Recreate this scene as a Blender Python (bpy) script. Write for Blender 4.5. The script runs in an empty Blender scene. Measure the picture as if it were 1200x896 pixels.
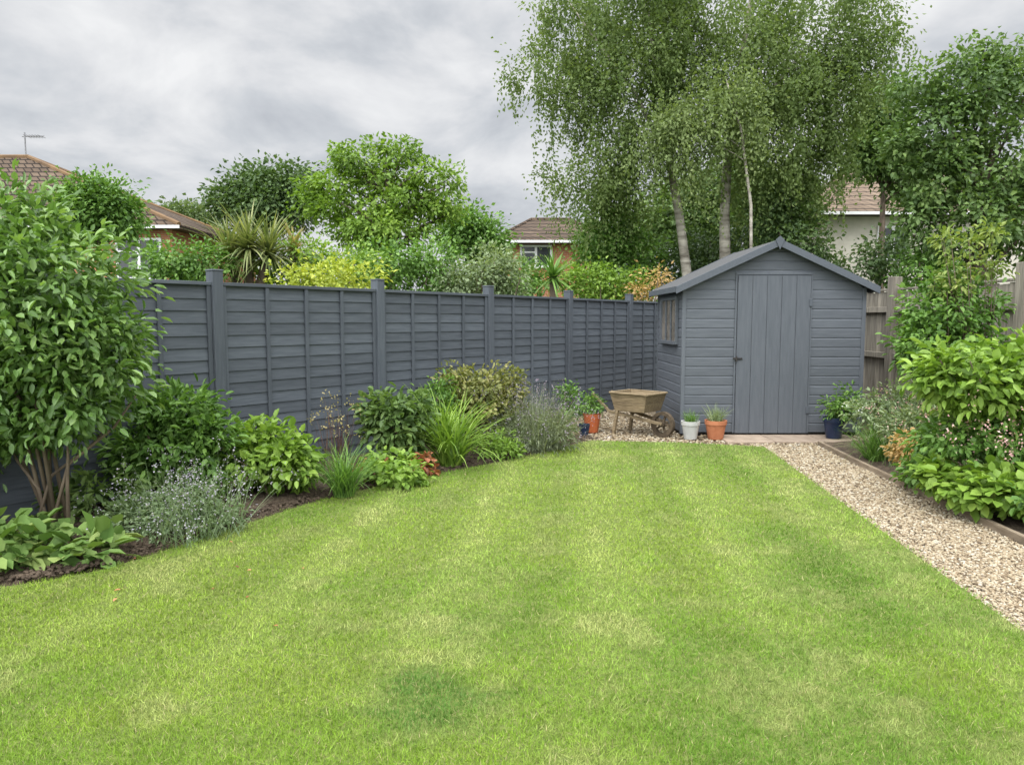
import bpy, math, random
import numpy as np
from mathutils import Vector
R = np.random.default_rng(11); random.seed(11)
scene = bpy.context.scene
col = scene.collection
FPX = 850.0; CH = 1.5; PIT = math.atan(73/850)
cP, sP = math.cos(PIT), math.sin(PIT)
def ray(px, py):
    dx = (px-600)/FPX; dy = (448-py)/FPX
    return (dx, cP+dy*sP, -sP+dy*cP)
def gnd(px, py, z=0.0):
    r = ray(px, py); t = (z-CH)/r[2]
    return (r[0]*t, r[1]*t)
def at(px, py, Y):
    r = ray(px, py); t = Y/r[1]
    return (r[0]*t, Y, CH+r[2]*t)
def B(cx, cy, rx, ry, Y, d=None):
    p = at(cx, cy, Y); k = Y/FPX
    return (p[0], p[1], p[2], rx*k, (d if d else rx*k), ry*k)

# ---------------------------------------------------------------- tagging
def tag(o, label=None, cat=None, group=None, kind=None):
    if label: o['label'] = label
    if cat: o['category'] = cat
    if group: o['group'] = group
    if kind: o['kind'] = kind
    return o
def thing(name, label, cat, loc=(0,0,0), rz=0.0, group=None):
    o = bpy.data.objects.new(name, None); col.objects.link(o)
    o.empty_display_size = .1
    o.location = loc; o.rotation_euler = (0,0,rz)
    return tag(o, label, cat, group)

# ---------------------------------------------------------------- meshes
def link(name, me, mat, parent=None):
    o = bpy.data.objects.new(name, me); col.objects.link(o)
    if mat: me.materials.append(mat)
    if parent: o.parent = parent
    return o
def mesh_np(name, v, f, mat, rnd=None, parent=None, smooth=False, colr=None):
    me = bpy.data.meshes.new(name)
    v = np.ascontiguousarray(v, dtype=np.float32); f = np.ascontiguousarray(f, dtype=np.int32)
    nf, k = f.shape
    me.vertices.add(len(v)); me.vertices.foreach_set('co', v.ravel())
    me.loops.add(nf*k); me.loops.foreach_set('vertex_index', f.ravel())
    me.polygons.add(nf); me.polygons.foreach_set('loop_start', np.arange(0, nf*k, k, dtype=np.int32))
    me.update(calc_edges=True)
    if rnd is not None:
        a = me.attributes.new('rnd', 'FLOAT', 'POINT'); a.data.foreach_set('value', np.ascontiguousarray(rnd, dtype=np.float32))
    if colr is not None:
        a = me.attributes.new('tint', 'FLOAT_VECTOR', 'POINT'); a.data.foreach_set('vector', np.ascontiguousarray(colr, dtype=np.float32).ravel())
    if smooth: me.shade_smooth()
    return link(name, me, mat, parent)
class MB:
    def __init__(s): s.v=[]; s.f=[]; s.r=[]
    def add(s, vs, fs, r=None):
        if r is None: r = random.random()
        b = len(s.v); s.v += [tuple(p) for p in vs]; s.r += [r]*len(vs)
        s.f += [tuple(b+i for i in q) for q in fs]
    def hexa(s, p, r=None):
        s.add(p, [(3,2,1,0),(4,5,6,7),(0,1,5,4),(1,2,6,5),(2,3,7,6),(3,0,4,7)], r)
    def box(s, x0,x1,y0,y1,z0,z1, r=None):
        s.hexa([(x0,y0,z0),(x1,y0,z0),(x1,y1,z0),(x0,y1,z0),(x0,y0,z1),(x1,y0,z1),(x1,y1,z1),(x0,y1,z1)], r)
    def bar(s, p0, p1, w, h, up=(0,0,1), r=None):
        p0=Vector(p0); p1=Vector(p1); d=(p1-p0).normalized(); u=Vector(up)
        sd=d.cross(u).normalized(); u=sd.cross(d).normalized()
        a=sd*w/2; b=u*h/2
        s.hexa([p0-a-b,p0+a-b,p1+a-b,p1-a-b,p0-a+b,p0+a+b,p1+a+b,p1-a+b], r)
    def slab(s, q, n, t, r=None):
        n=Vector(n).normalized()*t; q=[Vector(p) for p in q]
        s.hexa([*q, *[p+n for p in q]], r)
    def tube(s, pts, rad, n=8, r=None, cap=True):
        pts=[Vector(p) for p in pts]; vs=[]; fs=[]
        m=len(pts)
        for i,p in enumerate(pts):
            d=(pts[min(i+1,m-1)]-pts[max(i-1,0)])
            d = d.normalized() if d.length>1e-6 else Vector((0,0,1))
            x=d.cross(Vector((0.13,0.99,0.05)))
            if x.length<.05: x=d.cross(Vector((1,0,0)))
            x.normalize(); y=d.cross(x)
            for k in range(n):
                a=2*math.pi*k/n; vs.append(p+(x*math.cos(a)+y*math.sin(a))*rad[i])
        for i in range(m-1):
            for k in range(n):
                fs.append((i*n+k, i*n+(k+1)%n, (i+1)*n+(k+1)%n, (i+1)*n+k))
        if cap: fs.append(tuple(range(n-1,-1,-1))); fs.append(tuple((m-1)*n+k for k in range(n)))
        s.add(vs, fs, r)
    def lathe(s, prof, n=24, r=.5, c=(0,0,0)):
        vs=[];fs=[];m=len(prof)
        for (rr,z) in prof:
            for k in range(n):
                a=2*math.pi*k/n; vs.append((c[0]+rr*math.cos(a),c[1]+rr*math.sin(a),c[2]+z))
        for i in range(m-1):
            for k in range(n): fs.append((i*n+k,i*n+(k+1)%n,(i+1)*n+(k+1)%n,(i+1)*n+k))
        s.add(vs,fs,r)
    def build(s, name, mat, parent=None, smooth=False, bevel=0):
        me=bpy.data.meshes.new(name); me.from_pydata(s.v,[],s.f); me.update()
        a=me.attributes.new('rnd','FLOAT','POINT'); a.data.foreach_set('value', np.array(s.r,dtype=np.float32))
        if smooth: me.shade_smooth()
        o=link(name,me,mat,parent)
        if bevel:
            m=o.modifiers.new('bevel','BEVEL'); m.width=bevel; m.segments=2; m.limit_method='ANGLE'
        return o

# ---------------------------------------------------------------- materials
def nt(name):
    m=bpy.data.materials.new(name); m.use_nodes=True; t=m.node_tree
    return m,t,t.nodes,t.links,t.nodes['Principled BSDF']
def ramp(N, L, fac, stops):
    n=N.new('ShaderNodeValToRGB'); e=n.color_ramp.elements
    while len(e)<len(stops): e.new(.5)
    for i,(p,c) in enumerate(stops): e[i].position=p; e[i].color=(*c,1)
    L.new(fac,n.inputs[0]); return n.outputs[0]
def mixc(N,L,fac,a,b,mode='MIX'):
    n=N.new('ShaderNodeMix'); n.data_type='RGBA'; n.blend_type=mode
    for s,v in ((n.inputs[0],fac),(n.inputs[6],a),(n.inputs[7],b)):
        if isinstance(v,(int,float)): s.default_value=v
        elif isinstance(v,tuple): s.default_value=(*v,1)
        else: L.new(v,s)
    return n.outputs[2]
def noise(N,L,scale,detail=4,vec=None,rough=.55,dist=0):
    n=N.new('ShaderNodeTexNoise'); n.inputs['Scale'].default_value=scale; n.inputs['Detail'].default_value=detail
    n.inputs['Roughness'].default_value=rough; n.inputs['Distortion'].default_value=dist
    if vec is not None: L.new(vec,n.inputs['Vector'])
    return n.outputs['Fac']
def objco(N,L,scale=None):
    t=N.new('ShaderNodeTexCoord'); o=t.outputs['Object']
    if scale:
        m=N.new('ShaderNodeMapping'); m.inputs['Scale'].default_value=scale; L.new(o,m.inputs[0]); o=m.outputs[0]
    return o
def rndattr(N):
    a=N.new('ShaderNodeAttribute'); a.attribute_name='rnd'; return a.outputs['Fac']
def math_(N,L,op,a,b=None,c=None):
    n=N.new('ShaderNodeMath'); n.operation=op
    for i,v in enumerate((a,b,c)):
        if v is None: continue
        if isinstance(v,(int,float)): n.inputs[i].default_value=v
        else: L.new(v,n.inputs[i])
    return n.outputs[0]
def bump(N,L,p,h,dist=.01,st=.5):
    b=N.new('ShaderNodeBump'); b.inputs['Distance'].default_value=dist; b.inputs['Strength'].default_value=st
    L.new(h,b.inputs['Height']); L.new(b.outputs[0],p.inputs['Normal'])
LEAFGAIN=1.55
def leafmat(name, cols, rough=.5, trans=.28, spec=.35):
    m,t,N,L,p=nt(name)
    c=ramp(N,L,rndattr(N),[(q,tuple(min(.8,x*LEAFGAIN) for x in cc)) for q,cc in zip((0,.5,1),cols)])
    L.new(c,p.inputs['Base Color']); p.inputs['Roughness'].default_value=rough
    p.inputs['Specular IOR Level'].default_value=spec
    tr=N.new('ShaderNodeBsdfTranslucent'); L.new(mixc(N,L,1.0,c,(1.3,1.35,.6),'MULTIPLY'),tr.inputs[0])
    mx=N.new('ShaderNodeMixShader'); mx.inputs[0].default_value=trans
    L.new(p.outputs[0],mx.inputs[1]); L.new(tr.outputs[0],mx.inputs[2])
    L.new(mx.outputs[0],N['Material Output'].inputs[0]); return m
def surf(name, c0, c1, scale=(1,1,1), ns=6, rough=.7, rv=.3, bd=.003, spec=.3, detail=5):
    m,t,N,L,p=nt(name)
    co=objco(N,L,scale); f=noise(N,L,ns,detail,co)
    c=ramp(N,L,f,[(.3,c0),(.7,c1)])
    k=math_(N,L,'MULTIPLY_ADD',rndattr(N),rv,1-rv/2)
    cc=N.new('ShaderNodeCombineColor'); [L.new(k,cc.inputs[i]) for i in range(3)]
    L.new(mixc(N,L,1.0,c,cc.outputs[0],'MULTIPLY'),p.inputs['Base Color'])
    p.inputs['Roughness'].default_value=rough; p.inputs['Specular IOR Level'].default_value=spec
    if bd: bump(N,L,p,noise(N,L,ns*4,4,co),bd)
    return m
M={}
M['slate']=surf('slate paint',(.070,.081,.095),(.104,.118,.135),(1.2,1.2,14),3,.66,.30,.002)
M['slate_v']=surf('slate paint vertical',(.070,.081,.095),(.098,.111,.128),(14,14,1.2),3,.66,.25,.002)
M['shed']=surf('shed paint',(.090,.101,.116),(.118,.130,.147),(1.2,1.2,12),3,.62,.16,.002)
M['shed_v']=surf('shed paint vertical',(.090,.101,.116),(.115,.127,.144),(12,12,1.2),3,.62,.14,.002)
M['barge']=surf('barge paint',(.078,.089,.104),(.098,.11,.127),(12,2,12),3,.62,.12,.002)
M['felt']=surf('roofing felt',(.06,.062,.065),(.1,.1,.1),(1,1,1),60,.9,.1,.004)
M['oldwood']=surf('weathered timber',(.14,.125,.10),(.33,.30,.245),(14,14,1.0),3,.85,.45,.004)
M['edging']=surf('edging timber',(.16,.12,.08),(.3,.24,.17),(2,12,12),3,.85,.3,.004)
M['barrow']=surf('barrow timber',(.12,.09,.052),(.28,.215,.13),(2,14,14),3,.75,.5,.003)
M['wheelwood']=surf('dark wheel timber',(.055,.04,.026),(.12,.09,.058),(5,5,5),3,.75,.4,.003)
M['iron']=surf('dark iron',(.02,.02,.022),(.05,.045,.04),(1,1,1),30,.5,.2,.001)
M['terra']=surf('terracotta',(.36,.13,.06),(.5,.2,.1),(1,1,1),9,.8,.1,.002)
M['whitepot']=surf('pale glazed pot',(.4,.41,.39),(.55,.55,.52),(1,1,1),8,.45,.1,.001)
M['orangepot']=surf('orange glazed pot',(.38,.09,.03),(.47,.13,.05),(1,1,1),8,.45,.1,.001)
M['bluepot']=surf('blue glazed pot',(.010,.018,.045),(.02,.032,.07),(1,1,1),8,.3,.1,.001,.4)
M['compost']=surf('compost',(.015,.011,.008),(.04,.03,.02),(1,1,1),40,.95,.1,.01)
M['soil']=surf('bed soil',(.05,.036,.025),(.135,.10,.07),(1,1,1),16,.95,0,.05)
M['ground']=surf('rough ground',(.04,.06,.02),(.08,.10,.04),(1,1,1),.5,.95,0,.05)
M['slabs']=surf('stone paving',(.26,.2,.15),(.38,.30,.23),(1,1,1),9,.85,.2,.004)
M['bark']=surf('brown bark',(.06,.045,.035),(.16,.125,.09),(5,5,1),3,.9,.2,.02)
M['twig']=surf('shrub stems',(.10,.075,.052),(.2,.155,.11),(3,3,1),5,.85,.3,.004)
M['greenstem']=surf('green stems',(.05,.08,.02),(.09,.13,.04),(3,3,1),5,.7,.3,.002)
M['birch']=surf('birch bark',(.15,.13,.105),(.54,.5,.43),(1.2,1.2,5),2.2,.85,.1,.01,.2,7)
M['white']=surf('white window frame',(.7,.7,.7),(.8,.8,.8),(1,1,1),3,.4,.05,0)
M['render']=surf('cream render',(.5,.47,.40),(.62,.58,.5),(1,1,1),3,.9,.05,.003)
M['metal']=surf('grey aerial metal',(.2,.2,.21),(.3,.3,.31),(1,1,1),3,.4,.05,0)
M['ridge']=surf('lichened ridge tiles',(.11,.072,.045),(.22,.135,.065),(1,1,1),1.2,.9,.1,.01)
def glass():
    m,t,N,L,p=nt('window glass'); p.inputs['Base Color'].default_value=(.035,.04,.045,1); p.inputs['Roughness'].default_value=.08
    p.inputs['Specular IOR Level'].default_value=.6; return m
M['glass']=glass()
def shedglass():
    m,t,N,L,p=nt('dusty shed glass')
    c=ramp(N,L,noise(N,L,4,4,objco(N,L)),[(.3,(.10,.085,.065)),(.7,(.24,.21,.17))])
    L.new(c,p.inputs['Base Color']); p.inputs['Roughness'].default_value=.2; return m
M['shedglass']=shedglass()
def brickmat(name, a, b, mor, sx, bw, rh, ms):
    m,t,N,L,p=nt(name)
    s=N.new('ShaderNodeSeparateXYZ'); L.new(objco(N,L),s.inputs[0])
    c=N.new('ShaderNodeCombineXYZ'); L.new(math_(N,L,'ADD',s.outputs[0],s.outputs[1]),c.inputs[0]); L.new(s.outputs[2],c.inputs[1])
    k=N.new('ShaderNodeTexBrick'); L.new(c.outputs[0],k.inputs['Vector'])
    k.inputs['Color1'].default_value=(*a,1); k.inputs['Color2'].default_value=(*b,1); k.inputs['Mortar'].default_value=(*mor,1)
    k.inputs['Scale'].default_value=sx; k.inputs['Brick Width'].default_value=bw; k.inputs['Row Height'].default_value=rh; k.inputs['Mortar Size'].default_value=ms
    f=noise(N,L,1.2,5,objco(N,L))
    L.new(mixc(N,L,.5,k.outputs[0],ramp(N,L,f,[(.3,(.4,.4,.4)),(.7,(1,1,1))]),'MULTIPLY'),p.inputs['Base Color'])
    p.inputs['Roughness'].default_value=.9; p.inputs['Specular IOR Level'].default_value=.15; return m
M['brick']=brickmat('red brick',(.42,.145,.07),(.52,.21,.10),(.4,.33,.26),1,.225,.075,.008)
M['tiles']=brickmat('brown roof tiles',(.098,.07,.05),(.155,.113,.08),(.028,.021,.016),1,.3,.22,.03)
M['tiles2']=brickmat('tan roof tiles',(.17,.125,.09),(.24,.18,.13),(.06,.045,.035),1,.3,.2,.02)

G=leafmat
M['camellia']=G('camellia leaves',[(.036,.074,.018),(.088,.16,.038),(.19,.28,.085)],.38,.26,.5)
M['dkgreen']=G('dark leaves',[(.026,.055,.016),(.058,.108,.028),(.105,.17,.05)],.5)
M['broad']=G('broadleaf tree leaves',[(.036,.068,.02),(.078,.13,.036),(.14,.2,.06)],.5)
M['mid']=G('mid green leaves',[(.035,.08,.015),(.08,.155,.03),(.15,.25,.055)],.5)
M['fresh']=G('fresh green leaves',[(.06,.115,.015),(.125,.205,.03),(.21,.30,.06)],.5)
M['lime']=G('yellow green leaves',[(.12,.16,.015),(.22,.265,.03),(.34,.35,.06)],.5)
M['shoot']=G('yellowish shoot leaves',[(.07,.11,.02),(.135,.185,.04),(.23,.26,.075)],.5)
M['silver']=G('silvery leaves',[(.085,.12,.055),(.145,.19,.095),(.23,.27,.16)],.6)
M['lavleaf']=G('lavender leaves',[(.08,.10,.055),(.14,.165,.1),(.22,.24,.165)],.6)
M['catleaf']=G('catmint leaves',[(.06,.095,.04),(.11,.155,.075),(.18,.225,.13)],.6)
M['olive']=G('olive leaves',[(.06,.075,.02),(.13,.14,.04),(.24,.22,.09)],.55)
M['birchleaf']=G('birch leaves',[(.062,.095,.03),(.1,.142,.046),(.148,.19,.072)],.6,.38,.2)
M['birchlight']=G('pale birch leaves',[(.085,.118,.044),(.132,.175,.066),(.185,.225,.096)],.6,.38,.2)
M['treelight']=G('bright tree leaves',[(.05,.095,.012),(.11,.185,.025),(.2,.285,.05)],.5,.3)
M['treedark']=G('dark tree leaves',[(.026,.05,.017),(.056,.096,.03),(.1,.15,.048)],.5,.25)
M['haze']=G('distant leaves',[(.05,.08,.035),(.09,.13,.055),(.14,.18,.08)],.6)
M['sword']=G('sword leaves',[(.06,.085,.028),(.12,.145,.05),(.22,.23,.1)],.5)
M['straw']=G('straw leaves',[(.15,.13,.055),(.24,.2,.09),(.34,.29,.15)],.6)
M['bergenia']=G('broad leaves',[(.05,.095,.022),(.095,.16,.04),(.19,.24,.075)],.6,.2,.22)
M['purple']=G('reddish stems and leaves',[(.03,.015,.018),(.07,.035,.035),(.12,.07,.05)],.5)
M['rust']=G('rust red leaves',[(.12,.05,.025),(.24,.09,.045),(.34,.16,.085)],.5)
M['lav']=G('lavender flowers',[(.12,.095,.13),(.175,.145,.19),(.25,.215,.265)],.7)
M['palelilac']=G('pale lilac flowers',[(.19,.18,.22),(.27,.25,.3),(.36,.34,.38)],.7)
M['whitefl']=G('white flowers',[(.45,.45,.42),(.5,.5,.48),(.54,.54,.52)],.7)
M['pinkfl']=G('pink flowers',[(.3,.16,.16),(.42,.25,.24),(.5,.37,.34)],.7)
M['orangefl']=G('orange tinted leaves',[(.2,.15,.05),(.3,.2,.08),(.4,.28,.13)],.6)

# ---------------------------------------------------------------- leaves
def unit(a): return a/np.maximum(np.linalg.norm(a,axis=-1,keepdims=True),1e-9)
TPL={'d':(np.array([(0,0,0),(.45,-.5,.12),(1,0,-.12),(.45,.5,.12)]),np.array([(0,2,1),(0,3,2)])),
     'o':(np.array([(0,0,0),(.28,-.42,.08),(.68,-.4,.06),(1,0,-.16),(.68,.4,.06),(.28,.42,.08)]),np.array([(0,3,2,1),(0,5,4,3)]))}
def leafset(C,A,Nn,Ls,Ws,kind):
    T,Fc=TPL[kind]; A=unit(A); S=unit(np.cross(A,Nn)); Nn=np.cross(S,A)
    n=len(C); m=len(T)
    V=C[:,None,:]+T[None,:,0,None]*(Ls[:,None,None]*A[:,None,:])+T[None,:,1,None]*(Ws[:,None,None]*S[:,None,:])+T[None,:,2,None]*(Ls[:,None,None]*Nn[:,None,:])
    Fq=(np.arange(n)*m)[:,None,None]+Fc[None]
    return V.reshape(-1,3),Fq.reshape(-1,Fc.shape[1]),m
def clumps(blobs,ncl,surf_=.4):
    b=np.array(blobs,dtype=float); w=(b[:,3]*b[:,4]*b[:,5])**.67; w/=w.sum()
    i=R.choice(len(b),ncl,p=w); d=unit(R.normal(size=(ncl,3)))
    r=surf_+(1-surf_)*R.random(ncl)**.6
    return b[i,:3]+d*r[:,None]*b[i,3:], d
def foliage(name,cc,dd,clr,nl,Lf,Wf,kind,mat,parent,up=.5,droop=.15,zmin=None,lv=.35,extra=None):
    ncl=len(cc); C0=np.repeat(cc,nl,0); D=np.repeat(dd,nl,0)
    off=np.clip(R.normal(size=C0.shape),-1.8,1.8)*clr*np.array([1,1,.8])*np.repeat(.55+.9*R.random(ncl),nl)[:,None]
    C=C0+off
    A=unit(off)*.9+D*.6+R.normal(size=C.shape)*.45+np.array([0,0,-droop*2])
    Nn=np.array([0,0,up*2])+D*.7+R.normal(size=C.shape)*.55
    rn=.5*np.repeat(R.random(ncl),nl)+.5*R.random(len(C))
    if extra is not None:
        C=np.vstack([C,extra[0]]); A=np.vstack([A,extra[1]]); Nn=np.vstack([Nn,extra[2]]); rn=np.r_[rn,extra[3]]
    if zmin is not None:
        k=C[:,2]>zmin; C,A,Nn,rn=C[k],A[k],Nn[k],rn[k]
    n=len(C); Ls=Lf*(1-lv+2*lv*R.random(n)); Ws=Wf*(1-lv+2*lv*R.random(n))
    V,Fq,m=leafset(C,A,Nn,Ls,Ws,kind)
    return mesh_np(name,V,Fq,mat,np.repeat(rn,m),parent)
def strands(cc,n,lo,hi,per):
    m=max(1,n//6); i=np.repeat(R.choice(len(cc),m),6); n=len(i)
    s=cc[i]+R.normal(size=(n,3))*np.array([.13,.13,.1])
    ln=np.repeat(lo+(hi-lo)*R.random(m)**1.3,6)*(.6+.6*R.random(n)); dr=np.repeat(R.normal(size=(m,2))*.3,6,0)+R.normal(size=(n,2))*.08
    t=np.tile(np.linspace(0,1,per),n); S=np.repeat(s,per,0); l=np.repeat(ln,per)
    C=S.copy(); C[:,:2]+=np.repeat(dr,per,0)*np.sqrt(t)[:,None]; C[:,2]-=l*t**1.2
    C+=R.normal(size=C.shape)*.04
    A=R.normal(size=C.shape)*.6+np.array([0,0,-1.0]); Nn=R.normal(size=C.shape)*np.array([1,1,.4])
    return C,A,Nn,.6*np.repeat(np.repeat(R.random(m),6),per)+.4*R.random(len(C))
def petals(name,pts,per,r,size,mat,parent,kind='d',asp=.7):
    C=np.repeat(np.asarray(pts),per,0)+R.normal(size=(len(pts)*per,3))*np.asarray(r)
    n=len(C); V,Fq,m=leafset(C,R.normal(size=C.shape),R.normal(size=C.shape)+[0,0,.6],size*(.7+.6*R.random(n)),size*asp*(.7+.6*R.random(n)),kind)
    o=mesh_np(name,V,Fq,mat,np.repeat(R.random(n),m),parent); o['kind']='stuff'; return o
def blades(name,n,br,Lb,Wb,tmin,tmax,droop,mat,parent,c=(0,0,0),seg=5,lv=.3):
    az=R.random(n)*2*math.pi; rr=br*np.sqrt(R.random(n))
    t=np.linspace(0,1,seg+1); tilt=tmin+(tmax-tmin)*R.random(n)
    ang=tilt[:,None]+(droop*(.5+R.random(n)))[:,None]*t[None]
    Ln=Lb*(1-lv+2*lv*R.random(n)); st=Ln/seg
    hz=np.concatenate([np.zeros((n,1)),np.cumsum(np.sin(ang[:,:-1]),1)],1)*st[:,None]
    vz=np.concatenate([np.zeros((n,1)),np.cumsum(np.cos(ang[:,:-1]),1)],1)*st[:,None]
    dx,dy=np.cos(az),np.sin(az); b0=R.random(n)*2*math.pi
    P=np.stack([c[0]+(rr*np.cos(b0))[:,None]+hz*dx[:,None],c[1]+(rr*np.sin(b0))[:,None]+hz*dy[:,None],c[2]+vz],-1)
    w=Wb*(1-.93*t**1.7)*.5; tw=az+R.normal(size=n)*.5
    S=np.stack([-np.sin(tw),np.cos(tw),np.zeros(n)],-1)
    Lp=P-S[:,None,:]*w[None,:,None]; Rp=P+S[:,None,:]*w[None,:,None]
    V=np.stack([Lp,Rp],2).reshape(-1,3); m=2*(seg+1)
    q=np.array([(2*i,2*i+1,2*i+3,2*i+2) for i in range(seg)])
    Fq=((np.arange(n)*m)[:,None,None]+q[None]).reshape(-1,4)
    mesh_np(name,V,Fq,mat,np.repeat(R.random(n),m),parent)
    return P
def stems(cc,n,base,r0,r1,mat,parent,name='stem',spread=.06):
    mb=MB(); idx=R.choice(len(cc),min(n,len(cc)),replace=False)
    for i in idx:
        e=Vector(cc[i]); b=Vector(base)+Vector((random.gauss(0,spread),random.gauss(0,spread),0))
        m1=b.lerp(e,.4)+Vector((0,0,.12*(e-b).length)); m1.x=b.x+(e.x-b.x)*.25; m1.y=b.y+(e.y-b.y)*.25
        mb.tube([b,m1,b.lerp(e,.75)+Vector((0,0,.03)),e],[r0,r0*.8,(r0+r1)/2,r1],6)
    return mb.build(name,mat,parent,True)
def shrub(name,label,cat,loc,blobs,mat,ncl,clr,nl,Lf,Wf,kind='d',nst=8,sr=.012,smat='twig',up=.5,droop=.15,surf_=.4,group=None,spread=.06,**k):
    t=thing(name,label,cat,loc,0,group)
    b=[(x-loc[0],y-loc[1],z-loc[2],a,bb,c) for (x,y,z,a,bb,c) in blobs]
    cc,dd=clumps(b,ncl,surf_)
    keep=cc[:,2]>.03; cc,dd=cc[keep],dd[keep]
    foliage('foliage',cc,dd,clr,nl,Lf,Wf,kind,M[mat],t,up,droop,.01,**k)
    if nst: stems(cc,nst,(0,0,-.02),sr,sr*.35,M[smat],t,'stem',spread)
    return t,cc,dd
def mound(loc,r,h): return [(loc[0],loc[1],h*.45,r,r,h*.5),(loc[0]-r*.45,loc[1]-r*.1,h*.33,r*.55,r*.6,h*.36),(loc[0]+r*.5,loc[1]-r*.15,h*.36,r*.5,r*.55,h*.38)]
def tree(name,label,cat,base,trunks,blobs,lm,bm,ncl,clr,nl,Lf,Wf,limbs=14,strand=None,surf_=.3,group=None,up=.4,droop=.2,kind='d',lz=0,lmax=99):
    t=thing(name,label,cat,base,0,group)
    b=[(x-base[0],y-base[1],z-base[2],a,bb,c) for (x,y,z,a,bb,c) in blobs]
    cc,dd=clumps(b,ncl,surf_); mb=MB()
    tp=[]
    for pts,rad in trunks:
        pts=[Vector(p)-Vector(base) for p in pts]; mb.tube(pts,rad,10)
        for i in range(len(pts)-1):
            for s in np.linspace(0,1,8): tp.append((pts[i].lerp(pts[i+1],s),rad[i]*(1-s)+rad[i+1]*s))
    cand=[i for i in R.permutation(len(cc)) if cc[i][2]>lz][:limbs]
    for i in cand:
        e=Vector(cc[i]); best=None
        for p,r in tp:
            hd=math.hypot(e.x-p.x,e.y-p.y)
            if p.z>e.z-.3*hd or p.z<lz*.6: continue
            d=(e-p).length+.6*abs((e.z-p.z)-.9*hd)
            if best is None or d<best[0]: best=(d,p,r)
        if not best or (e-best[1]).length>lmax: continue
        p,r=best[1],min(best[2],.11); ln=(e-p).length
        m=p.lerp(e,.5)+Vector((random.gauss(0,.05)*ln,random.gauss(0,.05)*ln,.08*ln))
        mb.tube([p,p.lerp(m,.5)+Vector((0,0,.02*ln)),m,e],[r*.42,r*.35,r*.25,r*.1],6)
    mb.build('trunk',M[bm],t,True)
    ex=strands(cc,*strand) if strand else None
    foliage('crown',cc,dd,clr,nl,Lf,Wf,kind,M[lm],t,up,droop,None,extra=ex)
    return t,cc,dd

# ================================================================ GROUND
def inpoly(x,y,poly):
    p=np.array(poly); res=np.zeros(len(x),bool); j=len(p)-1
    for i in range(len(p)):
        xi,yi=p[i]; xj,yj=p[j]
        c=((yi>y)!=(yj>y))&(x<(xj-xi)*(y-yi)/(yj-yi+1e-12)+xi); res^=c; j=i
    return res
def smoothcurve(pts,n):
    p=np.array(pts,float); out=[]
    q=np.vstack([2*p[0]-p[1],p,2*p[-1]-p[-2]])
    for i in range(1,len(q)-2):
        for s in np.linspace(0,1,n,endpoint=False):
            a,b,c,d=q[i-1],q[i],q[i+1],q[i+2]
            out.append(.5*((2*b)+(-a+c)*s+(2*a-5*b+4*c-d)*s*s+(-a+3*b-3*c+d)*s**3))
    out.append(p[-1]); return np.array(out)
def sheet(name,polys,z,mat):
    me=bpy.data.meshes.new(name); v=[];f=[]
    for p in polys: b=len(v); v+=[(x,y,z) for x,y in p]; f.append(list(range(b,b+len(p))))
    me.from_pydata(v,[],f); me.update()
    o=link(name,me,mat); o['kind']='structure'; return o
TAB=R.random((256,256))
def vnoise(x,y,sc,octv=4,ro=.5):
    out=np.zeros(len(x)); amp=1; tot=0
    for k in range(octv):
        u=x*sc+17.3*k+50; v=y*sc+9.1*k+50; i=np.floor(u).astype(int); j=np.floor(v).astype(int); fu=u-i; fv=v-j
        fu=fu*fu*(3-2*fu); fv=fv*fv*(3-2*fv); i&=255; j&=255; i2=(i+1)&255; j2=(j+1)&255
        out+=amp*((TAB[i,j]*(1-fu)+TAB[i2,j]*fu)*(1-fv)+(TAB[i,j2]*(1-fu)+TAB[i2,j2]*fu)*fv); tot+=amp; amp*=ro; sc*=2.03
    return out/tot
def sstep(a,b,x): t=np.clip((x-a)/(b-a),0,1); return t*t*(3-2*t)
FX,FY=-2.63,6.44; FD=(.607,.794); FANG=math.atan2(FD[1],FD[0])
def fpt(i): return (FX+i*1.9*FD[0], FY+i*1.9*FD[1])
edge_px=[(0,694),(75,682),(150,664),(280,621),(370,592),(490,563),(600,541),(690,519)]
edge=[(-5.2,2.75),(-4.0,3.35)]+[gnd(*p) for p in edge_px]
edge=smoothcurve(edge,8)
PL=[gnd(895,526),gnd(1200,748)]; PL.append((PL[1][0]-.35,-1.5))
PR=[(3.64,8.62),gnd(1012,549),gnd(1200,641),(3.25,-1.5)]
lawn_poly=[(-6,-1.5),(-6,2.5)]+[tuple(p) for p in edge]+[gnd(790,521),PL[0],PL[1],PL[2]]
sheet('ground',[[(-300,-60),(300,-60),(300,600),(-300,600)]],-.04,M['ground'])
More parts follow.
